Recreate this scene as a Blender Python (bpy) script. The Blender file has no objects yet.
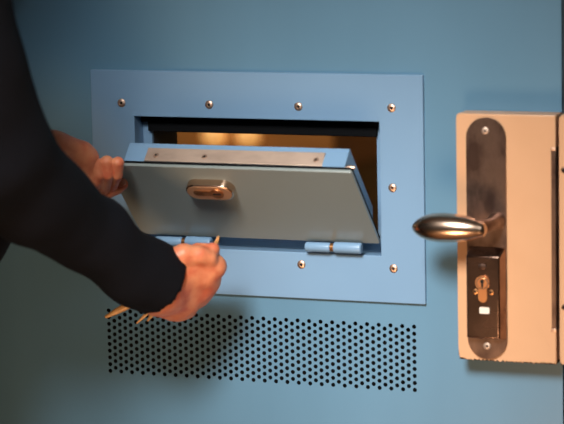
import bpy, bmesh, math, random
import numpy as np
from mathutils import Vector, Matrix
random.seed(4)
sc = bpy.context.scene
COL = sc.collection
PI = math.pi

# ------------------------------------------------------------ camera (all lengths below in mm, K turns them to metres)
K = 0.001
CAM = Vector((1308.84, -2772.76, 656.91))
RIGHT = Vector((0.9332116, 0.35874337, -0.02047671))
DOWN = Vector((0.03467422, -0.14662665, -0.988584))
FWD = Vector((-0.35765039, 0.92184805, -0.14927284))
F = 2511.066

def at(px, py, Y):
    """world point (mm) seen at a photograph position, at depth Y"""
    d = RIGHT * ((px - 282) / F) + DOWN * ((py - 212) / F) + FWD
    return CAM + d * ((Y - CAM.y) / d.y)

cd = bpy.data.cameras.new('camera')
cam = bpy.data.objects.new('camera', cd); COL.objects.link(cam); sc.camera = cam
cam.matrix_world = Matrix(((RIGHT.x, -DOWN.x, -FWD.x, CAM.x * K), (RIGHT.y, -DOWN.y, -FWD.y, CAM.y * K),
                           (RIGHT.z, -DOWN.z, -FWD.z, CAM.z * K), (0, 0, 0, 1)))
cd.sensor_width = 36; cd.lens = F * 36 / 564
cd.clip_start = 0.05; cd.clip_end = 50
cd.dof.use_dof = True; cd.dof.focus_distance = 3.07; cd.dof.aperture_fstop = 4.5

# ------------------------------------------------------------ materials
def rgb(r, g, b):
    f = lambda c: (c / 255 / 12.92) if c / 255 <= .04045 else ((c / 255 + .055) / 1.055) ** 2.4
    return (f(r), f(g), f(b), 1)

def mat(name, col, rough=.5, metal=0, noise=None, bump=None, spec=.5, sss=0, coat=0, emit=None, rvar=None):
    """noise=(scale, colour2, contrast lo, hi, stretch) ; bump=(scale, strength, dist)"""
    m = bpy.data.materials.new(name); m.use_nodes = True
    nt = m.node_tree; N = nt.nodes; L = nt.links
    b = N['Principled BSDF']
    b.inputs['Base Color'].default_value = col
    b.inputs['Roughness'].default_value = rough
    b.inputs['Metallic'].default_value = metal
    b.inputs['Specular IOR Level'].default_value = spec
    if coat:
        b.inputs['Coat Weight'].default_value = coat; b.inputs['Coat Roughness'].default_value = .2
    if sss:
        b.inputs['Subsurface Weight'].default_value = sss
        b.inputs['Subsurface Radius'].default_value = (1, .35, .2)
        b.inputs['Subsurface Scale'].default_value = .006
    if emit:
        b.inputs['Emission Color'].default_value = emit[0]; b.inputs['Emission Strength'].default_value = emit[1]
    tc = N.new('ShaderNodeTexCoord')
    if noise:
        mp = N.new('ShaderNodeMapping'); L.new(tc.outputs['Object'], mp.inputs[0])
        if len(noise) > 4: mp.inputs['Scale'].default_value = noise[4]
        n = N.new('ShaderNodeTexNoise'); n.inputs['Scale'].default_value = noise[0]; n.inputs['Detail'].default_value = 5
        L.new(mp.outputs[0], n.inputs['Vector'])
        r = N.new('ShaderNodeValToRGB'); r.color_ramp.elements[0].position = noise[2]; r.color_ramp.elements[1].position = noise[3]
        r.color_ramp.elements[0].color = col; r.color_ramp.elements[1].color = noise[1]
        L.new(n.outputs['Fac'], r.inputs[0]); L.new(r.outputs[0], b.inputs['Base Color'])
        if rvar:
            mr = N.new('ShaderNodeMapRange'); mr.inputs[1].default_value = .3; mr.inputs[2].default_value = .7
            mr.inputs[3].default_value = rvar[0]; mr.inputs[4].default_value = rvar[1]
            L.new(n.outputs['Fac'], mr.inputs[0]); L.new(mr.outputs[0], b.inputs['Roughness'])
    if bump:
        n2 = N.new('ShaderNodeTexNoise'); n2.inputs['Scale'].default_value = bump[0]; n2.inputs['Detail'].default_value = 3
        L.new(tc.outputs['Object'], n2.inputs['Vector'])
        bp = N.new('ShaderNodeBump'); bp.inputs['Strength'].default_value = bump[1]; bp.inputs['Distance'].default_value = bump[2]
        L.new(n2.outputs['Fac'], bp.inputs['Height']); L.new(bp.outputs[0], b.inputs['Normal'])
    return m

M_door = mat('door paint', rgb(99, 139, 165), .36, 0, (2.2, rgb(94, 133, 158), .35, .7, (3, 1, .8)), (260, .10, .0004))
M_hatch = mat('hatch paint', rgb(125, 158, 188), .3, 0, (5, rgb(119, 152, 182), .35, .7), (300, .08, .0003))
M_beige = mat('beige enamel', rgb(214, 166, 127), .34, 0, (9, rgb(207, 159, 120), .4, .7), (160, .05, .0003))
M_chip = mat('chipped edge', rgb(46, 34, 26), .8, 0, (120, rgb(120, 84, 58), .5, .75))
M_steel = mat('worn steel', rgb(146, 120, 106), .36, 1, (34, rgb(80, 62, 54), .36, .62, (1, 1, .6)), (500, .05, .0002), rvar=(.32, .5))
M_handle = mat('polished steel', rgb(214, 184, 160), .22, 1)
M_guard = mat('dark polished steel', rgb(160, 130, 114), .28, 1, (30, rgb(112, 88, 76), .35, .65), rvar=(.17, .32))
M_cyl = mat('lock cylinder brass', rgb(226, 160, 108), .38, 1)
M_rose = mat('rose metal with floor glow', rgb(240, 192, 150), .5, 1)
M_brass = mat('worn brass', rgb(206, 150, 100), .34, 1, (70, rgb(170, 116, 74), .4, .7))
M_strip = mat('lock strip metal', rgb(226, 200, 180), .55, .8, (60, rgb(200, 174, 156), .35, .7, (.4, 1, 1)), (400, .1, .0002))
M_screw = mat('screw metal', rgb(228, 192, 168), .42, 1)
M_key = mat('key brass', rgb(252, 202, 140), .4, .1, (50, rgb(205, 150, 92), .4, .7))
M_black = mat('black rubber and shade', rgb(13, 14, 16), .9, spec=.1)
M_panel = mat('grey satin panel', rgb(150, 159, 156), .3, .2, (4, rgb(144, 152, 149), .4, .7), (300, .06, .0002))
M_dark = mat('dark steel and shade', rgb(44, 52, 58), .5)
M_hole = mat('hole shade', rgb(10, 10, 11), .9)  # near-black for the shade in perforations, sockets and keyholes
M_white = mat('white sticker', rgb(240, 228, 212), .5)
M_skin = mat('skin', rgb(230, 146, 104), .45, 0, (55, rgb(214, 112, 78), .42, .66), (240, .25, .0008), sss=.15)
M_nail = mat('nail', rgb(224, 158, 130), .28)
M_knit = mat('black knit', rgb(16, 17, 24), .92, 0, (14, rgb(11, 12, 18), .35, .7), (420, .5, .0012), spec=.2)
M_trouser = mat('dark cloth', rgb(28, 30, 36), .9, spec=.2)
M_hair = mat('brown hair', rgb(44, 31, 24), .6)
M_shoe = mat('black leather', rgb(18, 17, 17), .4)
M_wall = mat('corridor plaster', rgb(150, 152, 146), .8, 0, (4, rgb(140, 142, 137), .4, .7))
M_ceil = mat('ceiling plaster', rgb(165, 166, 165), .85)
M_floor = mat('brown floor', rgb(168, 122, 84), .5, 0, (6, rgb(148, 106, 72), .35, .7))
M_cell = mat('cell plaster', rgb(160, 140, 108), .85, 0, (3, rgb(148, 128, 98), .4, .7))
M_wood = mat('orange wood', rgb(176, 122, 68), .4, 0, (8, rgb(164, 110, 58), .4, .7, (1, 1, 8)))
M_frame = mat('door frame paint', rgb(70, 84, 92), .5)
M_lampw = mat('lamp glass', rgb(255, 210, 150), .4, emit=(rgb(255, 176, 90), .5))

# ------------------------------------------------------------ mesh helpers
def link(name, me, parent=None, m=None, smooth=False):
    if m is not None and not me.materials:
        for x in (m if isinstance(m, (list, tuple)) else [m]): me.materials.append(x)
    o = bpy.data.objects.new(name, me); COL.objects.link(o)
    if parent: o.parent = parent
    if smooth:
        for p in me.polygons: p.use_smooth = True
    return o

def obj(name, bm, m, parent=None, smooth=False, angle=None):
    bmesh.ops.recalc_face_normals(bm, faces=bm.faces)
    me = bpy.data.meshes.new(name); bm.to_mesh(me); bm.free()
    o = link(name, me, parent, m, smooth or angle is not None)
    if angle is not None:
        me.set_sharp_from_angle(angle=math.radians(angle))
        for p in me.polygons:
            if p.area > 6e-5 and len(p.vertices) != 4 or p.area > 4e-4: p.use_smooth = False
    return o

def tag(o, label=None, cat=None, group=None, kind=None):
    if label: o['label'] = label
    if cat: o['category'] = cat
    if group: o['group'] = group
    if kind: o['kind'] = kind
    return o

def empty(name, loc=(0, 0, 0), label=None, cat=None, group=None, rx=0):
    o = bpy.data.objects.new(name, None); COL.objects.link(o)
    o.location = Vector(loc) * K; o.rotation_euler.x = rx; o.empty_display_size = .02
    return tag(o, label, cat, group)

def box(bm, x0, x1, y0, y1, z0, z1, bev=0, seg=2, off=(0, 0, 0)):
    vs = []
    ox, oy, oz = off
    c = [(x, y, z) for x in (x0, x1) for y in (y0, y1) for z in (z0, z1)]
    v = [bm.verts.new(((x - ox) * K, (y - oy) * K, (z - oz) * K)) for x, y, z in c]
    fs = [bm.faces.new([v[i] for i in q]) for q in ((0, 1, 3, 2), (4, 6, 7, 5), (0, 4, 5, 1), (2, 3, 7, 6), (0, 2, 6, 4), (1, 5, 7, 3))]
    bmesh.ops.recalc_face_normals(bm, faces=fs)
    if bev:
        es = list({e for f in fs for e in f.edges})
        bmesh.ops.bevel(bm, geom=es, offset=bev * K, segments=seg, profile=.5, affect='EDGES')
    return v

def prism(bm, pts, y0, y1, bev=0, seg=2, off=(0, 0, 0)):
    """outline pts (x,z) extruded from front y0 to back y1; bevel on the front rim"""
    ox, oy, oz = off
    a = [bm.verts.new(((x - ox) * K, (y0 - oy) * K, (z - oz) * K)) for x, z in pts]
    b = [bm.verts.new(((x - ox) * K, (y1 - oy) * K, (z - oz) * K)) for x, z in pts]
    f = bm.faces.new(a); bm.faces.new(b[::-1]); n = len(pts); fs = []
    for i in range(n): fs.append(bm.faces.new((a[i], b[i], b[(i + 1) % n], a[(i + 1) % n])))
    if bev:
        bmesh.ops.bevel(bm, geom=list(f.edges), offset=bev * K, segments=seg, profile=.5, affect='EDGES')

def cyl(bm, p0, p1, r0, r1=None, n=24, bev=0, seg=2):
    p0 = Vector(p0) * K; p1 = Vector(p1) * K; r1 = r0 if r1 is None else r1
    d = (p1 - p0).normalized(); u = d.orthogonal().normalized(); w = d.cross(u)
    A = [bm.verts.new(p0 + (u * math.cos(2 * PI * i / n) + w * math.sin(2 * PI * i / n)) * r0 * K) for i in range(n)]
    B = [bm.verts.new(p1 + (u * math.cos(2 * PI * i / n) + w * math.sin(2 * PI * i / n)) * r1 * K) for i in range(n)]
    fa = bm.faces.new(A[::-1]); fb = bm.faces.new(B)
    for i in range(n): bm.faces.new((A[i], A[(i + 1) % n], B[(i + 1) % n], B[i]))
    if bev: bmesh.ops.bevel(bm, geom=list(fa.edges) + list(fb.edges), offset=bev * K, segments=seg, profile=.5, affect='EDGES')

def tube(bm, path, radii, n=20, flat=1.0, updir=None):
    """swept round tube with per-point radii, closed at both ends"""
    P = [Vector(p) * K for p in path]; rings = []
    u = None
    for i, p in enumerate(P):
        d = (P[min(i + 1, len(P) - 1)] - P[max(i - 1, 0)]).normalized()
        if u is None: u = (Vector(updir) if updir else d.orthogonal())
        u = (u - d * u.dot(d)).normalized(); w = d.cross(u)
        r = radii[i] * K
        rings.append([bm.verts.new(p + (u * math.cos(2 * PI * k / n) + w * math.sin(2 * PI * k / n) * flat) * r) for k in range(n)])
    for a, b in zip(rings, rings[1:]):
        for k in range(n): bm.faces.new((a[k], a[(k + 1) % n], b[(k + 1) % n], b[k]))
    bm.faces.new(rings[0][::-1]); bm.faces.new(rings[-1])

def stadium(cx, cz, w, h, n=14):
    """rounded-end outline; the ends are on the long axis"""
    pts = []
    if w >= h:
        r = h / 2; a = w / 2 - r
        for i in range(n + 1): t = -PI / 2 + PI * i / n; pts.append((cx + a + r * math.cos(t), cz + r * math.sin(t)))
        for i in range(n + 1): t = PI / 2 + PI * i / n; pts.append((cx - a + r * math.cos(t), cz + r * math.sin(t)))
    else:
        r = w / 2; a = h / 2 - r
        for i in range(n + 1): t = PI * i / n; pts.append((cx + r * math.cos(t), cz + a + r * math.sin(t)))
        for i in range(n + 1): t = PI + PI * i / n; pts.append((cx + r * math.cos(t), cz - a + r * math.sin(t)))
    return pts

def rrect(x0, x1, z0, z1, r, n=4):
    pts = []
    for cx, cz, a in ((x1 - r, z1 - r, 0), (x0 + r, z1 - r, PI / 2), (x0 + r, z0 + r, PI), (x1 - r, z0 + r, 3 * PI / 2)):
        for i in range(n + 1): t = a + PI / 2 * i / n; pts.append((cx + r * math.cos(t), cz + r * math.sin(t)))
    return pts

def screw(parent, x, y, z, r, off=(0, 0, 0), m=None, tilt=0, name='screw'):
    """domed socket-head screw: rim, domed head and a six-sided socket; head faces -Y"""
    bm = bmesh.new(); n = 18
    prof = [(r * 1.0, 0), (r * .95, -.5), (r * .72, -1.1), (r * .42, -1.35), (r * .40, -.7), (0, -.7)]
    rings = []
    for rr, yy in prof[:-1]:
        seg = [bm.verts.new(((x - off[0] + rr * math.cos(2 * PI * k / n + tilt)) * K, (y - off[1] + yy) * K, (z - off[2] + rr * math.sin(2 * PI * k / n + tilt)) * K)) for k in range(n)]
        rings.append(seg)
    for a, b in zip(rings, rings[1:]):
        for k in range(n): bm.faces.new((a[k], a[(k + 1) % n], b[(k + 1) % n], b[k]))
    bm.faces.new(rings[-1])
    s = obj(name, bm, m or M_screw, parent, angle=50)
    bm = bmesh.new(); cyl(bm, (x - off[0], y - off[1] - .95, z - off[2]), (x - off[0], y - off[1] - .65, z - off[2]), r * .34, n=6)
    obj('socket', bm, M_hole, s)
    return s

# ------------------------------------------------------------ implicit surfaces for figure and cloth
class Field:
    def __init__(s, lo, hi, vox):
        s.lo = np.array(lo, float); s.vox = vox
        s.n = np.ceil((np.array(hi) - s.lo) / vox).astype(int) + 1
        ax = [s.lo[i] + vox * np.arange(s.n[i], dtype=np.float32) for i in range(3)]
        s.X, s.Y, s.Z = np.meshgrid(*ax, indexing='ij', sparse=True)
        s.d = np.full(s.n, 1e3, np.float32)
    def smin(s, e, k, sl=None):
        d = s.d if sl is None else s.d[sl]
        h = np.clip(.5 + .5 * (d - e) / k, 0, 1)
        r = d * (1 - h) + e * h - k * h * (1 - h)
        if sl is None: s.d = r.astype(np.float32)
        else: s.d[sl] = r
    def cone(s, a, b, ra, rb, k=4, sx=None):
        a = np.array(a, float); b = np.array(b, float)
        m = max(ra, rb) + 3 * k + 2 * s.vox
        l = np.maximum(((np.minimum(a, b) - m - s.lo) / s.vox).astype(int), 0)
        h = np.minimum(((np.maximum(a, b) + m - s.lo) / s.vox).astype(int) + 1, s.n)
        if (h <= l).any(): return
        sl = tuple(slice(l[i], h[i]) for i in range(3))
        X = s.X[sl[0]]; Y = s.Y[:, sl[1]]; Z = s.Z[:, :, sl[2]]
        ab = b - a; L2 = max(float(ab @ ab), 1e-6)
        t = ((X - a[0]) * ab[0] + (Y - a[1]) * ab[1] + (Z - a[2]) * ab[2]) / L2
        t = np.clip(t, 0, 1)
        e = np.sqrt((X - a[0] - t * ab[0]) ** 2 + (Y - a[1] - t * ab[1]) ** 2 + (Z - a[2] - t * ab[2]) ** 2) - (ra + (rb - ra) * t)
        s.smin(e, k, sl)
    def ell(s, c, r, k=8, rz=0):
        c = np.array(c, float); r = np.array(r, float)
        x = s.X - c[0]; y = s.Y - c[1]; z = (s.Z - c[2])
        if rz: x, y = x * math.cos(rz) + y * math.sin(rz), -x * math.sin(rz) + y * math.cos(rz)
        q = np.sqrt((x / r[0]) ** 2 + (y / r[1]) ** 2 + (z / r[2]) ** 2)
        s.smin((q - 1) * float(r.min()), k)
    def chain(s, pts, k=4):
        for (a, ra), (b, rb) in zip(pts, pts[1:]): s.cone(a, b, ra, rb, k)
    def cut(s, p, nrm):
        """remove everything on the side nrm points to"""
        nrm = np.array(nrm, float) / np.linalg.norm(nrm)
        s.d = np.maximum(s.d, (s.X - p[0]) * nrm[0] + (s.Y - p[1]) * nrm[1] + (s.Z - p[2]) * nrm[2]).astype(np.float32)
    def mesh(s):
        """surface nets -> (verts mm, quads)"""
        d = s.d.copy(); d[0] = d[-1] = 5; d[:, 0] = d[:, -1] = 5; d[:, :, 0] = d[:, :, -1] = 5
        neg = d < 0
        c = np.zeros(np.array(d.shape) - 1, np.int8)
        for i in (0, 1):
            for j in (0, 1):
                for k in (0, 1): c += neg[i:c.shape[0] + i, j:c.shape[1] + j, k:c.shape[2] + k]
        cells = np.argwhere((c > 0) & (c < 8)); idx = -np.ones(c.shape, int)
        idx[tuple(cells.T)] = np.arange(len(cells))
        acc = np.zeros((len(cells), 3)); cnt = np.zeros(len(cells))
        corners = [(i, j, k) for i in (0, 1) for j in (0, 1) for k in (0, 1)]
        for p in corners:
            for ax in range(3):
                if p[ax]: continue
                q = list(p); q[ax] = 1
                a = d[tuple((cells + p).T)]; b = d[tuple((cells + q).T)]
                m = (a < 0) != (b < 0)
                t = np.where(m, a / np.where(m, a - b, 1), 0)
                pos = np.tile(np.array(p, float), (len(cells), 1)); pos[:, ax] += t
                acc[m] += pos[m]; cnt[m] += 1
        V = (cells + acc / cnt[:, None]) * s.vox + s.lo
        Q = []
        for ax in range(3):
            o = [x for x in range(3) if x != ax]
            sa = [slice(None)] * 3; sb = [slice(None)] * 3; sa[ax] = slice(0, -1); sb[ax] = slice(1, None)
            A = neg[tuple(sa)]; B = neg[tuple(sb)]
            E = np.argwhere(A != B); E = E[(E[:, o[0]] > 0) & (E[:, o[1]] > 0)]
            e0 = np.eye(3, dtype=int)[o[0]]; e1 = np.eye(3, dtype=int)[o[1]]
            quad = np.stack([idx[tuple((E - e0 - e1).T)], idx[tuple((E - e1).T)], idx[tuple(E.T)], idx[tuple((E - e0).T)]], 1)
            inside = A[tuple(E.T)]
            flip = inside if ax != 1 else ~inside
            quad = np.where(flip[:, None], quad, quad[:, ::-1])
            Q.append(quad)
        return V, np.concatenate(Q)

def field_mesh(name, parts):
    V = []; Q = []; n = 0
    for v, q in parts: V.append(v * K); Q.append(q + n); n += len(v)
    V = np.concatenate(V); Q = np.concatenate(Q)
    me = bpy.data.meshes.new(name)
    me.vertices.add(len(V)); me.vertices.foreach_set('co', V.ravel())
    me.loops.add(Q.size); me.loops.foreach_set('vertex_index', Q.ravel().astype(np.int32))
    me.polygons.add(len(Q)); me.polygons.foreach_set('loop_start', np.arange(0, Q.size, 4, dtype=np.int32))
    me.update(calc_edges=True); me.validate()
    return me

# ------------------------------------------------------------ the setting
DL, DR, DB, DT = -330, 578, -935, 1130        # door leaf
OX0, OX1, OZ0, OZ1 = 44.9, 359.3, 160.7, 319.8      # hatch opening
THK = 95
PIT = 8.5; CW = PIT * .8660254
def door_leaf():
    bm = bmesh.new()
    v3 = lambda x, y, z: bm.verts.new((x * K, y * K, z * K))
    def rect(x0, x1, z0, z1, y=0, mi=0):
        f = bm.faces.new([v3(x0, y, z0), v3(x1, y, z0), v3(x1, y, z1), v3(x0, y, z1)]); f.material_index = mi
    px0, px1, pz0, pz1 = -CW / 2, 54 * CW + CW / 2, -PIT / 2, 9.5 * PIT
    rect(DL, DR, DB, pz0); rect(DL, px0, pz0, pz1); rect(px1, DR, pz0, pz1)
    rect(DL, DR, pz1, OZ0); rect(DL, OX0, OZ0, OZ1); rect(OX1, DR, OZ0, OZ1); rect(DL, DR, OZ1, DT)
    n = 16; r = 2.6
    for c in range(55):
        x = c * CW; odd = c % 2
        if odd:
            rect(x - CW / 2, x + CW / 2, pz0, 0); rect(x - CW / 2, x + CW / 2, pz1 - PIT / 2, pz1)
        for k in range(9 if odd else 10):
            z = k * PIT + (PIT / 2 if odd else 0)
            inn = []; out = []; deep = []
            for i in range(n):
                t = 2 * PI * i / n + PI / 4
                cx, cz = math.cos(t), math.sin(t)
                s = 1 / max(abs(cx), abs(cz))
                inn.append(v3(x + r * cx, 0, z + r * cz)); deep.append(v3(x + r * cx, 2, z + r * cz))
                out.append(v3(x + cx * s * CW / 2, 0, z + cz * s * PIT / 2))
            for i in range(n):
                j = (i + 1) % n
                bm.faces.new((inn[i], inn[j], out[j], out[i]))
                f = bm.faces.new((inn[i], deep[i], deep[j], inn[j])); f.material_index = 1
    # near-black closed box behind the perforations, its colour standing in for shade inside
    for q in (((px0 - 4, 2), (px0 - 4, 25)), ((px0 - 4, 25), (px1 + 4, 25)), ((px1 + 4, 25), (px1 + 4, 2))):
        (xa, ya), (xb, yb) = q
        f = bm.faces.new([v3(xa, ya, pz0 - 4), v3(xb, yb, pz0 - 4), v3(xb, yb, pz1 + 4), v3(xa, ya, pz1 + 4)]); f.material_index = 1
    for z in (pz0 - 4, pz1 + 4):
        f = bm.faces.new([v3(px0 - 4, 2, z), v3(px1 + 4, 2, z), v3(px1 + 4, 25, z), v3(px0 - 4, 25, z)]); f.material_index = 1
    # back skin, with a lower-topped opening, and the four edges
    BZ1 = 289
    bx0, bx1, bz0 = 52, 348, 169
    rect(DL, DR, DB, bz0, THK, 2); rect(DL, DR, BZ1, DT, THK, 2); rect(DL, bx0, bz0, BZ1, THK, 2); rect(bx1, DR, bz0, BZ1, THK, 2)
    for x in (DL, DR): bm.faces.new([v3(x, 0, DB), v3(x, THK, DB), v3(x, THK, DT), v3(x, 0, DT)])
    for z in (DB, DT): bm.faces.new([v3(DL, 0, z), v3(DR, 0, z), v3(DR, THK, z), v3(DL, THK, z)])
    bmesh.ops.remove_doubles(bm, verts=bm.verts, dist=1e-7)
    me = bpy.data.meshes.new('door_1')
    for f in bm.faces: f.normal_update()
    bm.to_mesh(me); bm.free()
    for m in (M_door, M_hole, M_dark): me.materials.append(m)
    return link('door_1', me)
tag(door_leaf(), 'blue painted steel cell door with a band of perforations under the hatch', kind='structure')

def ring(bm, o, i, y0, y1, bev=0):
    """rectangular ring o/i = (x0,x1,z0,z1), from y0 front to y1 back"""
    def loop(r, y): return [bm.verts.new((x * K, y * K, z * K)) for x, z in ((r[0], r[2]), (r[1], r[2]), (r[1], r[3]), (r[0], r[3]))]
    a, b, c, d = loop(o, y0), loop(i, y0), loop(o, y1), loop(i, y1)
    es = []
    for k in range(4):
        j = (k + 1) % 4
        bm.faces.new((a[k], a[j], b[j], b[k])); bm.faces.new((c[k], d[k], d[j], c[j]))
        f = bm.faces.new((a[k], c[k], c[j], a[j])); g = bm.faces.new((b[k], b[j], d[j], d[k]))
        es += [bm.edges.get((a[k], a[j])), bm.edges.get((b[k], b[j])), bm.edges.get((a[k], c[k]))]
    bmesh.ops.recalc_face_normals(bm, faces=bm.faces)
    if bev: bmesh.ops.bevel(bm, geom=es, offset=bev * K, segments=3, profile=.5, affect='EDGES')

def structure(name, m, boxes, label=None):
    bm = bmesh.new()
    for b in boxes: box(bm, *b)
    return tag(obj(name, bm, m), label, kind='structure')

FZ, CZ = -950, 1750
structure('floor', M_floor, [(-2300, 2900, -3700, THK, FZ - 60, FZ)])
structure('ceiling', M_ceil, [(-2300, 2900, -3700, THK, CZ, CZ + 60)])
structure('wall_left', M_wall, [(-2300, -2240, -3640, 0, FZ, CZ)])
structure('wall_right', M_wall, [(2840, 2900, -3640, 0, FZ, CZ)])
structure('wall_back', M_wall, [(-2300, 2900, -3700, -3640, FZ, CZ)])
structure('wall_front', M_wall, [(-2300, DL - 74, 0, THK, FZ, CZ), (DR + 74, 2900, 0, THK, FZ, CZ), (DL - 74, DR + 74, 0, THK, DT + 74, CZ)])
structure('trim_1', M_frame, [(DL - 74, DL - 4, -6, THK, FZ, DT + 74), (DR + 4, DR + 74, -6, THK, FZ, DT + 74), (DL - 4, DR + 4, -6, THK, DT + 4, DT + 74)])
# the cell behind
structure('floor', M_floor, [(-2600, 1200, THK, 3400, FZ - 60, FZ)])
structure('ceiling', M_ceil, [(-2600, 1200, THK, 3400, CZ, CZ + 60)])
structure('wall_far', M_cell, [(-2600, 1200, 3400, 3460, FZ, CZ)])
structure('wall_left', M_cell, [(-2660, -2600, THK, 3400, FZ, CZ)])
structure('wall_right', M_cell, [(1200, 1260, THK, 3400, FZ, CZ)])
structure('wall_front', M_cell, [(-2600, DL - 74, THK, THK + 60, FZ, CZ), (DR + 74, 1200, THK, THK + 60, FZ, CZ), (DL - 74, DR + 74, THK, THK + 60, DT + 74, CZ)])

# ------------------------------------------------------------ hatch frame
hf = empty('hatch_surround', (200, 0, 104), 'flat pale blue surround plate screwed to the door around the open hatch', 'hatch surround')
def local(o, par):                      # geometry written in scene coordinates, parent sits at an offset
    o.matrix_parent_inverse = Matrix.Translation(-par.location); return o
bm = bmesh.new(); ring(bm, (-12.3, 413.5, 104.7, 375.7), (OX0, OX1, OZ0, OZ1), -5, 0, 1.0)
local(obj('frame_plate', bm, M_hatch, hf), hf)
bm = bmesh.new()
ring(bm, (OX0, OX1, OZ0, OZ1), (OX0 - .01 + 12, OX1 - 12, OZ0 + 11, OZ1 - 12), 20, 24, .6)
ring(bm, (OX0 - 3, OX1 + 3, OZ0 - 3, OZ1 + 3), (OX0, OX1, OZ0, OZ1), 0, 24)
local(obj('rebate', bm, M_hatch, hf), hf)
bm = bmesh.new(); ring(bm, (OX0 + 9, OX1 - 9, OZ0 + 9, OZ1 - 8), (OX0 + 12.5, OX1 - 12.5, OZ0 + 11.5, OZ1 - 12.5), 24, THK)  # tunnel walls coloured dark to carry the shade inside
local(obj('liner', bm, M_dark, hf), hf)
bm = bmesh.new()
box(bm, OX0 + 1, OX1 - 1, 12, 20, OZ1 - 8.5, OZ1 - .3, .8); box(bm, OX0 + 9, OX1 - 10, 14, 19.9, OZ1 - 20, OZ1 - 8.6, .8)  # black bars under the opening's top, painted-in lintel shadow
local(obj('seal_and_shade', bm, M_black, hf, angle=40), hf)
for i, (x, z) in enumerate(((26.1, 335), (141.7, 335), (256.2, 335), (372.6, 335.7), (372.4, 241.4), (256.1, 145.2), (372.3, 145.3), (26.1, 241), (26.1, 145.2), (141.5, 145.2))):
    local(screw(hf, x + 2.3, -5, z + .8, 5.3, tilt=random.random()), hf)

# ------------------------------------------------------------ hatch flap, tipped out about its bottom hinges
TH = math.radians(44.7)
fl = empty('hatch_flap', (0, -5, 174.9), 'heavy grey-blue hatch flap tipped open towards the viewer on bottom hinges', 'hatch flap', rx=TH)
bm = bmesh.new(); prism(bm, rrect(50.5, 358, 0, 138, 2.5), 0, 3.6, .9, 2)
obj('front_panel', bm, M_panel, fl, angle=40)
bm = bmesh.new(); prism(bm, rrect(51, 357.6, 2, 137.4, 2), 3.6, 7.6)
obj('seal_and_shade', bm, M_black, fl)
bm = bmesh.new()
prof = [(7.6, 3), (7.6, 136), (36, 136), (36, 26), (15, 3)]
a = [bm.verts.new((70 * K, y * K, z * K)) for y, z in prof]; b = [bm.verts.new((347.5 * K, y * K, z * K)) for y, z in prof]
bm.faces.new(a); bm.faces.new(b[::-1])
for i in range(5): bm.faces.new((a[i], a[(i + 1) % 5], b[(i + 1) % 5], b[i]))
bmesh.ops.recalc_face_normals(bm, faces=bm.faces)
bmesh.ops.bevel(bm, geom=list(bm.edges), offset=.0012, segments=2, profile=.5, affect='EDGES')
obj('inner_block', bm, M_hatch, fl, angle=40)
bm = bmesh.new(); box(bm, 97, 320, 8.6, 28, 135, 137.4, .4)
st = obj('lock_strip', bm, M_strip, fl, angle=40)
for x in (110, 172, 311):
    bm = bmesh.new(); cyl(bm, (x, 17, 137.2), (x, 17, 138), 3.6, 2.8, n=16); 
    s_ = obj('screw', bm, M_screw, st, angle=40)
    bm = bmesh.new(); cyl(bm, (x, 17, 137.9), (x, 17, 138.15), 1.3, n=6); obj('socket', bm, M_hole, s_)
bm = bmesh.new(); cyl(bm, (346, 15, 127), (356.5, 15, 127), 3.2, 2.6, n=18, bev=.5)
obj('latch_pin', bm, M_screw, fl, angle=40)
# oval lock rose
RX, RZ = 175, 102.5
bm = bmesh.new(); prism(bm, stadium(RX, RZ, 60, 27), -10, 0, 1.6, 3)
ro = obj('lock_rose', bm, M_handle, fl, angle=40)
bm = bmesh.new(); prism(bm, stadium(RX, RZ, 56, 23.4), -10.3, -9.6, .2)  # face tinted warm to stand in for the floor's reflection
obj('rose_face', bm, M_rose, ro, angle=40)
bm = bmesh.new()
prism(bm, stadium(RX - 2, RZ, 36, 9), -10.9, -9.8, .2)
ko = obj('lock_cylinder', bm, M_brass, ro, angle=40)
bm = bmesh.new(); cyl(bm, (RX + 10, -11.6, RZ), (RX + 10, -9.8, RZ), 8.2, n=28, bev=.5)
obj('cylinder_plug', bm, M_brass, ro, angle=40)
bm = bmesh.new(); box(bm, RX + 5, RX + 15, -11.9, -11.5, RZ - 1.2, RZ + 1.2)
obj('keyhole', bm, M_hole, ro)
# hinges
for xa, xb, xc in ((267, 301, 338), (72, 110, 146)):
    hz = 169.0 + (.6 if xa > 200 else 0); w = Vector((0, -9.5, hz))
    bm = bmesh.new(); cyl(bm, (xb - xa + 2, 0, 0), (xc - xa, 0, 0), 6.6, n=28, bev=2.2, seg=3)
    h = obj('hinge', bm, M_hatch, fl, angle=50)
    # world placement kept upright
    T = Matrix.Translation(Vector((0, -5, 174.9)) * K) @ Matrix.Rotation(TH, 4, 'X')
    h.matrix_parent_inverse = T.inverted() @ Matrix.Translation(Vector((xa, -12, hz + .3)) * K)
    bm = bmesh.new(); cyl(bm, (0, 0, -.6), (xb - xa - 2, 0, -.6), 5.8, n=28, bev=2.2, seg=3)
    box(bm, 2, xb - xa - 3, -1, 6.6, -5, 0, .5)
    obj('knuckle', bm, M_hatch, h, angle=50)
    bm = bmesh.new(); cyl(bm, (xb - xa - 2.2, 0, -.3), (xb - xa + 2.2, 0, -.3), 5.0, n=24)
    obj('hinge_washer', bm, M_brass, h, angle=50)

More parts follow.
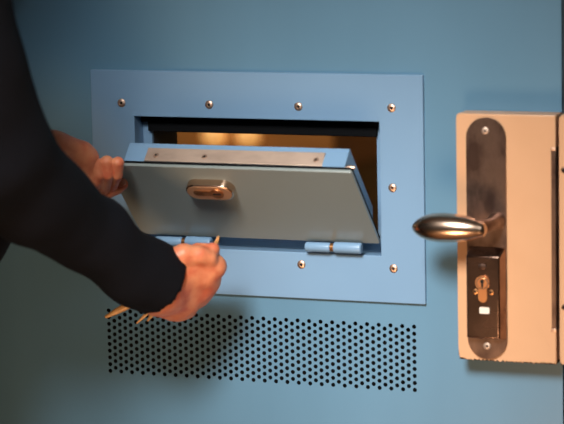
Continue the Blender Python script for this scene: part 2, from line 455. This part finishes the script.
# ------------------------------------------------------------ beige lock case and keep
lc = empty('lock_case', (520, 0, 49), 'beige enamelled lock case with chipped lower edge mounted right of the hatch', 'lock case')
def chipped(x0, x1, z0, z1, seed, left):
    """front outline whose lower edge and left edge are nibbled by chips"""
    rnd = random.Random(seed); pts = []
    n = 60
    for i in range(n + 1):
        x = x0 + 2.5 + (x1 - x0 - 3) * i / n
        d = max(0, rnd.gauss(0, .6)) + (1.6 if rnd.random() < .1 else 0)
        pts.append((x, z0 + d))
    pts += [(x1, z0 + 1), (x1, z1 - 1.5), (x1 - 1, z1 - .5), (x1 - 2, z1)]
    for i in range(5): t = PI / 2 + PI / 2 * i / 4; pts.append((x0 + 4 + 4 * math.cos(t), z1 - 4 + 4 * math.sin(t)))
    for i in range(30):
        z = z1 - 6 - (z1 - z0 - 10) * i / 29
        pts.append((x0 + (max(0, rnd.gauss(0, .35)) if left and z < z0 + 60 else 0), z))
    return pts
bm = bmesh.new(); box(bm, 463.6, 579.4, -34.0, 0, 48.2, 334.8, 1.0)
local(obj('case_core', bm, M_chip, lc, angle=40), lc)
bm = bmesh.new()
box(bm, 463, 579.6, -31.8, 0, 50.6, 335.4, 2.5, 3)
prism(bm, chipped(462.8, 579.8, 49, 335.6, 2, True), -35, -31, 1.4, 3)
local(obj('case_body', bm, M_beige, lc, angle=50), lc)
bm = bmesh.new(); prism(bm, stadium(498.7, 191.3, 47, 280.5, 20), -38, -35, 1.7, 4)
es = local(obj('escutcheon', bm, M_steel, lc, angle=50), lc)
for z in (316.6, 66.4):
    s_ = screw(es, 498.3, -38, z, 4.6, m=M_strip)
# raised cylinder guard: top, right side and bottom slope back to the plate
bm = bmesh.new()
fr = [(477.6, 77.5), (516.6, 77.5), (516.6, 173), (477.6, 173)]
bk = [(477.0, 74.5), (522.0, 74.5), (522.0, 183), (477.0, 183)]
A = [bm.verts.new((x * K, -.050, z * K)) for x, z in fr]; B = [bm.verts.new((x * K, -.0375, z * K)) for x, z in bk]
bm.faces.new(A); bm.faces.new(B[::-1])
for i in range(4): bm.faces.new((A[i], B[i], B[(i + 1) % 4], A[(i + 1) % 4]))
bmesh.ops.recalc_face_normals(bm, faces=bm.faces)
bmesh.ops.bevel(bm, geom=list(bm.edges), offset=.0016, segments=3, profile=.5, affect='EDGES')
cg = local(obj('cylinder_guard', bm, M_guard, lc, angle=40), lc)
bm = bmesh.new(); prism(bm, stadium(496.8, 161.3, 10, 7), -51.2, -49.9, .8)
obj('cover_screw', bm, M_steel, cg, angle=40)
bm = bmesh.new()
cyl(bm, (497.3, -52.2, 142.6), (497.3, -49.8, 142.6), 8.6, n=36, bev=.6); prism(bm, stadium(497.3, 129.5, 10.4, 20), -51.6, -49.8, .5)
cy = obj('lock_cylinder', bm, M_cyl, cg, angle=40)
bm = bmesh.new(); cyl(bm, (497.3, -52.35, 142.6), (497.3, -52.0, 142.6), 7.0, n=32); obj('cylinder_groove', bm, M_dark, cg)
bm = bmesh.new(); cyl(bm, (497.3, -52.9, 142.6), (497.3, -52.0, 142.6), 6.2, n=32, bev=.2)
pl = obj('cylinder_plug', bm, M_cyl, cg, angle=40)
bm = bmesh.new(); prism(bm, rrect(496.2, 498.6, 137, 144, 1), -53.05, -52.7); cyl(bm, (497.4, -53.1, 144.5), (497.4, -52.7, 144.5), 2.3, n=16)
obj('keyhole', bm, M_hole, cg)
for x in (488.4, 507.2):
    bm = bmesh.new(); cyl(bm, (x, -50.6, 131.8), (x, -49.8, 131.8), 3.1, n=18, bev=.3)
    s_ = obj('screw', bm, M_brass, cg, angle=40)
    bm = bmesh.new(); cyl(bm, (x, -50.8, 131.8), (x, -50.5, 131.8), 1.5, n=6); obj('socket', bm, M_hole, s_)
bm = bmesh.new(); prism(bm, rrect(493.2, 505.0, 106.6, 114.2, 1.2), -50.3, -49.9)
obj('sticker', bm, M_white, cg)
# lever handle: spindle collar, neck and a long bullet-shaped grip lying towards the hatch
bm = bmesh.new()
NP = [(511, -37, 213), (511, -50, 213.0), (510.6, -62, 213), (508.5, -72, 212.4), (504, -79.5, 211.6), (498, -83.5, 210.6)]
tube(bm, NP, [10.5, 8.6, 7.6, 8.0, 9.4, 11.4], 28)
lh = local(obj('lever_handle', bm, M_steel, lc, angle=50), lc)
bm = bmesh.new(); GP = []; GR = []
xa, xb = 424.3, 513
for i in range(41):
    t = i / 40; t2 = (1 - math.cos(PI * t)) / 2
    x = xa + (xb - xa) * t2
    prof = (max(0, 1 - abs(2 * t2 - .86) ** 2.4 / .86 ** 2.4) ** .62) if t2 < .43 else (max(0, 1 - ((t2 - .43) / .57) ** 2.1 * .62) if t2 < .93 else max(.02, (1 - (.5 / .57) ** 2.1 * .62) * math.sqrt(max(0, 1 - ((t2 - .93) / .07) ** 2))))
    GP.append((x, -84, 209.4 + 1.2 * math.sin(t2 * 3))); GR.append(max(.2, 16.8 * prof))
tube(bm, GP, GR, 32)
obj('grip', bm, M_handle, lh, smooth=True)
# fore-end strip let into the case's closing edge
bm = bmesh.new(); box(bm, 574.6, 579.9, -35.8, -20, 88, 299, .5)
local(obj('fore_end', bm, M_steel, lc, angle=40), lc)
for z in (295.5, 86.8):
    bm = bmesh.new(); box(bm, 574.2, 580.1, -36.4, -34.5, z, z + 3.6, .3); local(obj('fore_end_cap', bm, M_screw, lc, angle=40), lc)

kc = empty('keep_box', (640, 0, 49), 'beige lock keep box cut by the right edge of the photo, beyond the narrow gap', 'keep box')
bm = bmesh.new(); box(bm, 584.4, 700, -33.5, -6.4, 47.8, 335.2, 1)
local(obj('keep_core', bm, M_chip, kc, angle=40), kc)
bm = bmesh.new(); box(bm, 584, 700.5, -32.8, -6.3, 49.4, 335.8, 2, 3)
prism(bm, [(x + 119, z - .8) for x, z in chipped(465, 581.5, 49, 336.4, 7, False)], -35.4, -31.5, 1.0, 2)
local(obj('keep_body', bm, M_beige, kc, angle=50), kc)
for z in (273.6, 116):
    local(screw(kc, 589.5, -35.4, z, 3.4, m=M_steel), kc)

# ------------------------------------------------------------ cell contents seen through the slot
ct = empty('wooden_counter', tuple(at(235, 135, 2600)), 'orange wooden counter lit inside the cell, blurred through the open hatch', 'counter')
p = at(333, 136, 2600); q = at(150, 136, 2600)
bm = bmesh.new(); box(bm, q.x - 250, p.x, 2600, 3300, p.z - 90, p.z + 260, 6); local(obj('counter_panel', bm, M_wood, ct, angle=40), ct)
bm = bmesh.new(); box(bm, q.x - 230, p.x - 20, 2640, 3280, FZ, p.z - 90, 4); local(obj('counter_base', bm, M_cell, ct), ct)
for px in (211, 245):
    p = at(px, 137.5, 2560)
    bm = bmesh.new(); bmesh.ops.create_uvsphere(bm, u_segments=20, v_segments=12, radius=.030)
    o = obj('wall_lamp', bm, M_lampw, None, smooth=True); o.location = (p.x * K, 2.58, p.z * K)
    tag(o, ('left' if px == 211 else 'right') + ' of two round warm lamps glimpsed out of focus through the hatch slot', 'lamp', 'lamps inside the cell')
    bm = bmesh.new(); cyl(bm, (0, 12, 0), (0, 22, 0), 26, n=20); obj('lamp_base', bm, M_brass, o, angle=40)

# ------------------------------------------------------------ the person
T3 = lambda v: (v.x, v.y, v.z)
A = lambda x, y, Y: T3(at(x, y, Y))
person = []
# right hand, gripping the bunch of keys, back of the hand to the viewer
RW = A(160, 288, -165)
lo = np.array(A(195, 275, -110)) - (95, 85, 75); hi = np.array(A(195, 275, -110)) + (50, 65, 62)
f = Field(lo, hi, 1.1)
f.cone(A(140, 274, -185), RW, 30, 29, 6)
f.cone(RW, A(182, 266, -145), 26, 20, 10)
f.cone(RW, A(184, 298, -130), 27, 21, 10)
f.cone(A(180, 268, -142), A(206, 268, -122), 19, 15, 8)
f.cone(A(182, 290, -132), A(204, 286, -112), 20, 14, 8)
f.cone(A(176, 304, -128), A(186, 307, -112), 19, 14, 8)
f.cone(A(158, 298, -150), A(178, 306, -125), 22, 17, 8)
f.cone(A(178, 264, -150), A(207, 261, -136), 17, 12, 8)
f.cone(A(180, 276, -148), A(204, 277, -130), 20, 15, 10)
f.cone(A(178, 288, -142), A(200, 290, -122), 20, 14, 10)
KN = [(199, 254, -136, 12), (215, 266.5, -126, 13.5), (208.5, 280.5, -118, 14), (198, 295, -112, 14)]
for i, (x, y, Y, r) in enumerate(KN):
    base = A(178 - i * 3, 270 + i * 9, -140 + i * 7)
    f.cone(base, A(x, y, Y), 17, r, 9)
# fingers fold away from the viewer and back towards the palm
for i, (x, y, Y, r) in enumerate(KN[1:]):
    p0 = A(x, y, Y); p1 = A(x - 1, y + 3, Y + 34); p2 = A(x - 26, y + 6, Y + 46 - i * 4); p3 = A(x - 36, y + 4, Y + 28)
    f.chain([(p0, r - 1), (p1, r - 3.6), (p2, r - 4.6), (p3, r - 5.6)], 3)
# index finger hooked over the key, thumb laid against it
f.chain([(A(198, 251.5, -134), 10), (A(213, 249.5, -132), 7.4), (A(214, 258, -112), 7.2), (A(204, 260, -104), 6.6)], 2.0)
f.chain([(A(166, 264, -166), 16), (A(184, 254.5, -158), 11), (A(200, 255, -150), 8.2), (A(210, 257.5, -143), 7.2)], 8)
RHAND = f.mesh()
# left hand, fingers curled over the flap's upper corner
c = np.array(A(90, 165, -135)); f = Field(c - (85, 60, 55), c + (58, 60, 45), 1.0)
f.cone(A(20, 150, -185), A(52, 153, -165), 29, 26, 6)
f.cone(A(52, 151, -165), A(84, 158, -142), 22, 17, 8)
f.cone(A(54, 160, -160), A(90, 178, -132), 22, 17, 8)
f.cone(A(60, 144, -165), A(84, 150.5, -148), 12, 10, 5)
f.cone(A(82, 150.5, -148), A(91, 158, -138), 10, 8, 4)
for (xr, yr, Yr, xk, yk, Yk, xm, ym, Ym, xt, yt, Yt, r) in (
        (84, 172, -128, 96.5, 164.5, -138, 99.5, 175, -137, 101, 187, -124, 7.2),
        (92, 174, -118, 107, 161.8, -134, 107.6, 175, -132, 104.5, 189, -116, 7.3),
        (98, 174, -108, 118, 162.8, -130, 117.2, 175, -124, 111.5, 188, -106, 7.0)):
    f.chain([(A(xr, yr, Yr), 9), (A(xk, yk, Yk), r), (A(xm, ym, Ym), r - .4), (A(xt, yt, Yt), r - 1.0)], 1.0)
f.chain([(A(95, 186, -116), 9), (A(108, 191.5, -106), 8.2), (A(116.5, 188, -99), 8.0), (A(122.0, 184.3, -97), 7.3)], 1.2)
LHAND = f.mesh()

SH_R = np.array(A(-52, -45, -470)); EL_R = np.array(A(-12, 152, -400)); WR_R = np.array(A(160, 281, -160))
EL_L = np.array(A(-49, 232, -260)); WR_L = np.array(A(45, 151, -170))
SH_L = SH_R + (-330, 130, -5)
CH = (SH_R + SH_L) / 2 + (-10, -40, -120); PV = CH + (-60, -60, -400)
NK = (SH_R + SH_L) / 2 + (0, 0, 55); HD = NK + (55, 60, 175)
ang = math.atan2(SH_R[1] - SH_L[1], SH_R[0] - SH_L[0])
KNE = [PV + (110, 40, -440), PV + (-120, 90, -440)]; ANK = [np.array([KNE[0][0] - 10, KNE[0][1] - 60, FZ + 95]), np.array([KNE[1][0] - 10, KNE[1][1] - 50, FZ + 95])]
f = Field(np.minimum(SH_L, PV) - (260, 320, 0) + (0, 0, FZ - PV[2] - 20), SH_R + (330, 500, 420), 9)
def body(g, pad, legs, head):
    g.ell(CH, (175 + pad, 115 + pad, 190 + pad), 40, ang); g.ell(PV + (0, 0, 40), (160 + pad, 115 + pad, 130 + pad), 50, ang)
    g.cone(CH + (0, 0, -60), PV + (0, 0, 60), 118 + pad, 112 + pad, 40)
    g.cone(SH_R, SH_L, 52 + pad, 52 + pad, 40)
    if head:
        g.cone(NK + (0, 0, -30), NK + (20, 20, 70), 58, 54, 15)
        g.ell(HD, (78, 92, 112), 15, -.6); g.cone(HD + (40, 55, -60), HD + (42, 58, -75), 40, 32, 15)
        g.cone(HD + (52, 74, -5), HD + (62, 88, -22), 10, 14, 8)
        for s in (-1, 1): g.ell(HD + (s * 66, -s * 38, -10), (14, 18, 30), 5)
    if legs:
        for s, kn, an in ((85, KNE[0], ANK[0]), (-85, KNE[1], ANK[1])):
            hp = PV + (s, 10, -20)
            g.chain([(hp, 88 + pad), (kn, 58 + pad), (an, 40 + pad)], 20)
body(f, 0, True, True)
f.chain([(SH_R, 50), (EL_R, 42), (np.array(A(35, 195, -330)), 38), (np.array(A(92, 235, -248)), 32), (np.array(A(138, 267, -188)), 28)], 12)
f.chain([(SH_L, 50), (EL_L, 42), (WR_L, 27)], 12)
for an in ANK: f.cone(an + (0, 0, -45), an + (25, 150, -60), 36, 30, 15)
BODY = f.mesh()
pm = field_mesh('person', [BODY, RHAND, LHAND])
pr = link('person', pm, None, M_skin, True)
tag(pr, 'person in a black long-sleeved sweater, hand on the flap and hand holding keys', 'person')

# sweater with soft folds
f = Field(np.array([min(SH_L[0], PV[0]) - 180, min(PV[1], SH_R[1]) - 190, PV[2] - 60]), np.array([WR_R[0] + 70, -60, SH_R[2] + 120]), 5)
body(f, 14, False, False)
f.d = np.maximum(f.d, (PV[2] - 40) - f.Z).astype(np.float32)
FA = WR_R - EL_R
f.chain([(SH_R, 58), (np.array(A(-40, 60, -440)), 64), (EL_R, 68), (np.array(A(35, 195, -330)), 54), (np.array(A(92, 235, -248)), 43), (np.array(A(137, 268, -188)), 40), (WR_R, 41)], 14)
FB = WR_L - EL_L
f.chain([(SH_L, 74), (EL_L, 62), (EL_L + FB * .6, 44), (WR_L + .0 * FB, 35)], 14)
# folds
u = FA / np.linalg.norm(FA)
s_ = (f.X * u[0] + f.Y * u[1] + f.Z * u[2])
w1 = np.sin(s_ / 17 + 1.5 * np.sin(f.Z / 42 + f.X / 60) + np.sin(f.Y / 38)); w2 = np.sin(f.X / 31 - f.Z / 24 + 1.2 * np.sin(f.Y / 29)); w3 = np.sin(f.X / 55 + f.Z / 47)
f.d = (f.d + w1 * 1.5 + w2 * 1.6 + w3 * 2.2).astype(np.float32)
cp = np.array(A(170, 281, -160)); 
# clean cuff ends
def cutcuff(g, P, n, R):
    n = n / np.linalg.norm(n); X = g.X - P[0]; Y = g.Y - P[1]; Z = g.Z - P[2]
    t = X * n[0] + Y * n[1] + Z * n[2]
    near = (X * X + Y * Y + Z * Z) < R * R
    g.d = np.where(near, np.maximum(g.d, t), g.d).astype(np.float32)
cutcuff(f, WR_R, FA + np.array((15, 0, 20)), 75); cutcuff(f, WR_L, FB, 70)
sw = link('sweater', field_mesh('sweater', [f.mesh()]), pr, M_knit, True)
# trousers, shoes, hair
f = Field(np.array([PV[0] - 330, PV[1] - 260, FZ + 40]), np.array([PV[0] + 330, PV[1] + 330, PV[2] + 60]), 9)
body(f, 9, True, False); f.d = np.maximum(f.d, f.Z - (PV[2] + 10)).astype(np.float32)
f.d = np.maximum(f.d, (FZ + 75) - f.Z).astype(np.float32)
link('trousers', field_mesh('trousers', [f.mesh()]), pr, M_trouser, True)
for an in ANK:
    f = Field(an - (90, 110, 96), an + (120, 230, 60), 5)
    f.cone(an + (-3, -15, -52), an + (0, 0, 0), 46, 44, 10); f.cone(an + (0, 0, -45), an + (25, 160, -58), 45, 38, 15)
    f.d = np.maximum(f.d, (FZ + 2) - f.Z).astype(np.float32)
    link('shoe', field_mesh('shoe', [f.mesh()]), pr, M_shoe, True)
f = Field(HD - (120, 130, 140), HD + (120, 130, 150), 5)
f.ell(HD + (-10, -14, 14), (86, 100, 116), 5, -.6); f.cut(HD + (20, 30, -10), (.35, .55, -.75))
link('hair', field_mesh('hair', [f.mesh()]), pr, M_hair, True)
# nails
def nail(p, nx, ax, w, l):
    nx = Vector(nx).normalized(); ax = Vector(ax); ax = (ax - nx * ax.dot(nx)).normalized(); sd = nx.cross(ax)
    bm = bmesh.new(); G = []
    for i in range(7):
        row = []
        for j in range(7):
            a = -1 + 2 * i / 6; b = -1 + 2 * j / 6
            a2 = a * math.sqrt(1 - b * b / 2.6); b2 = b * math.sqrt(1 - a * a / 2.6)
            row.append(bm.verts.new((Vector(p) + sd * a2 * w + ax * b2 * l + nx * (.9 - 1.6 * a2 * a2 - .4 * b2 * b2)) * K))
        G.append(row)
    for i in range(6):
        for j in range(6): bm.faces.new((G[i][j], G[i + 1][j], G[i + 1][j + 1], G[i][j + 1]))
    r = bmesh.ops.extrude_face_region(bm, geom=list(bm.faces))
    bmesh.ops.translate(bm, verts=[v for v in r['geom'] if isinstance(v, bmesh.types.BMVert)], vec=-nx * .0016)
    obj('nail', bm, M_nail, pr, smooth=True)
V = lambda x, y, Y: at(x, y, Y)
vw = -FWD
d_ = V(122.0, 184.3, -97)
nail(d_ + vw * 6.5 + Vector((0, 0, 1)) * 1.8, vw + Vector((0, 0, .35)), V(122.6, 184.5, -94) - V(116, 189, -96), 4.4, 5.4)

# ------------------------------------------------------------ keys
def key(name, tip, butt, w, label, bow=True):
    """flat-sided prison key: long tapering shank, bit at the tip, ring bow at the held end"""
    a = Vector(tip); b = Vector(butt); ax = (b - a).normalized(); L = (b - a).length
    sd = ax.cross(vw).normalized(); nn = sd.cross(ax).normalized()
    o = empty(name, tuple(a), label, 'key', 'keys held by the person')
    Mx = Matrix(((ax.x, sd.x, nn.x), (ax.y, sd.y, nn.y), (ax.z, sd.z, nn.z)))
    def put(bm): 
        bmesh.ops.transform(bm, matrix=Mx.to_4x4(), verts=bm.verts)
    bm = bmesh.new()
    n = 12; rings = []
    for i in range(13):
        t = i / 12; ww = w * (.45 + .55 * math.sin(min(1, t * 2.2) * PI / 2)); th = w * .45
        rings.append([bm.verts.new(Vector((L * t, ww * math.cos(2 * PI * k / n), th * math.sin(2 * PI * k / n))) * K) for k in range(n)])
    for p, q in zip(rings, rings[1:]):
        for k in range(n): bm.faces.new((p[k], p[(k + 1) % n], q[(k + 1) % n], q[k]))
    bm.faces.new(rings[0][::-1]); bm.faces.new(rings[-1]); put(bm)
    obj('shank', bm, M_key, o, angle=50)
    if bow:
        bm = bmesh.new(); m1 = 20; m2 = 8; R = w * 2.4
        vs = [[bm.verts.new(Vector((L + R + (R + w * .5 * math.cos(2 * PI * j / m2)) * math.cos(2 * PI * i / m1), (R + w * .5 * math.cos(2 * PI * j / m2)) * math.sin(2 * PI * i / m1), w * .4 * math.sin(2 * PI * j / m2))) * K) for j in range(m2)] for i in range(m1)]
        for i in range(m1):
            for j in range(m2): bm.faces.new((vs[i][j], vs[(i + 1) % m1][j], vs[(i + 1) % m1][(j + 1) % m2], vs[i][(j + 1) % m2]))
        put(bm); obj('bow', bm, M_key, o, smooth=True)
    return o
key('brass_key', V(105.5, 317, -95), V(150, 294, -84), 4.3, 'longest brass key, its end sticking out left below the black sleeve')
key('brass_key', V(136.5, 323.5, -95), V(157, 304, -88), 2.0, 'thin brass key hanging just below the black cuff, left of the wrist')
key('brass_key', V(147.5, 321, -95), V(160, 304, -88), 2.4, 'short stubby brass key tight against the wrist below the cuff')
key('brass_key', V(218.6, 236.5, -128), V(211.5, 256, -122), 2.6, 'small key poking up from between thumb and forefinger at the flap bottom', bow=False)

# ------------------------------------------------------------ light
def lamp(name, kind, loc, aim, power, col, **kw):
    l = bpy.data.lights.new(name, kind); l.energy = power; l.color = col
    for k_, v_ in kw.items(): setattr(l, k_, v_)
    o = bpy.data.objects.new(name, l); COL.objects.link(o); o.location = Vector(loc) * K
    o.rotation_euler = (Vector(aim) - Vector(loc)).to_track_quat('-Z', 'Y').to_euler()
    return o
lamp('ceiling_spot', 'SPOT', (520, -1900, 1400), (350, 0, 75), 385, (1, .98, .95), spot_size=math.radians(23), spot_blend=1.0, shadow_soft_size=.3)
lamp('ceiling_panel', 'AREA', (500, -1700, 1735), (500, -1600, 0), 5, (.80, .9, 1), shape='RECTANGLE', size=1.2, size_y=.5)
lamp('warm_low_fill', 'AREA', (450, -1300, -560), (300, 0, 150), 8.5, (1, .64, .38), shape='DISK', size=.5)  # added warm fill from below, imitating floor bounce
lamp('floor_bounce_spot', 'SPOT', (500, -1500, 1730), (500, -1500, 0), 160, (1, .86, .68), spot_size=math.radians(62), spot_blend=.6, shadow_soft_size=.15)  # added unseen spot on the floor, for warm bounce onto door and handle
lamp('cell_lamp', 'POINT', (-700, 1900, 900), (0, 0, 0), 30, (1, .86, .66), shadow_soft_size=.1)
w = bpy.data.worlds.new('world'); sc.world = w; w.use_nodes = True
w.node_tree.nodes['Background'].inputs[0].default_value = (.5, .6, .7, 1); w.node_tree.nodes['Background'].inputs[1].default_value = .03

sc.view_settings.view_transform = 'Standard'; sc.view_settings.look = 'None'
sc.view_settings.exposure = 0; sc.view_settings.gamma = 1; sc.view_settings.use_curve_mapping = False
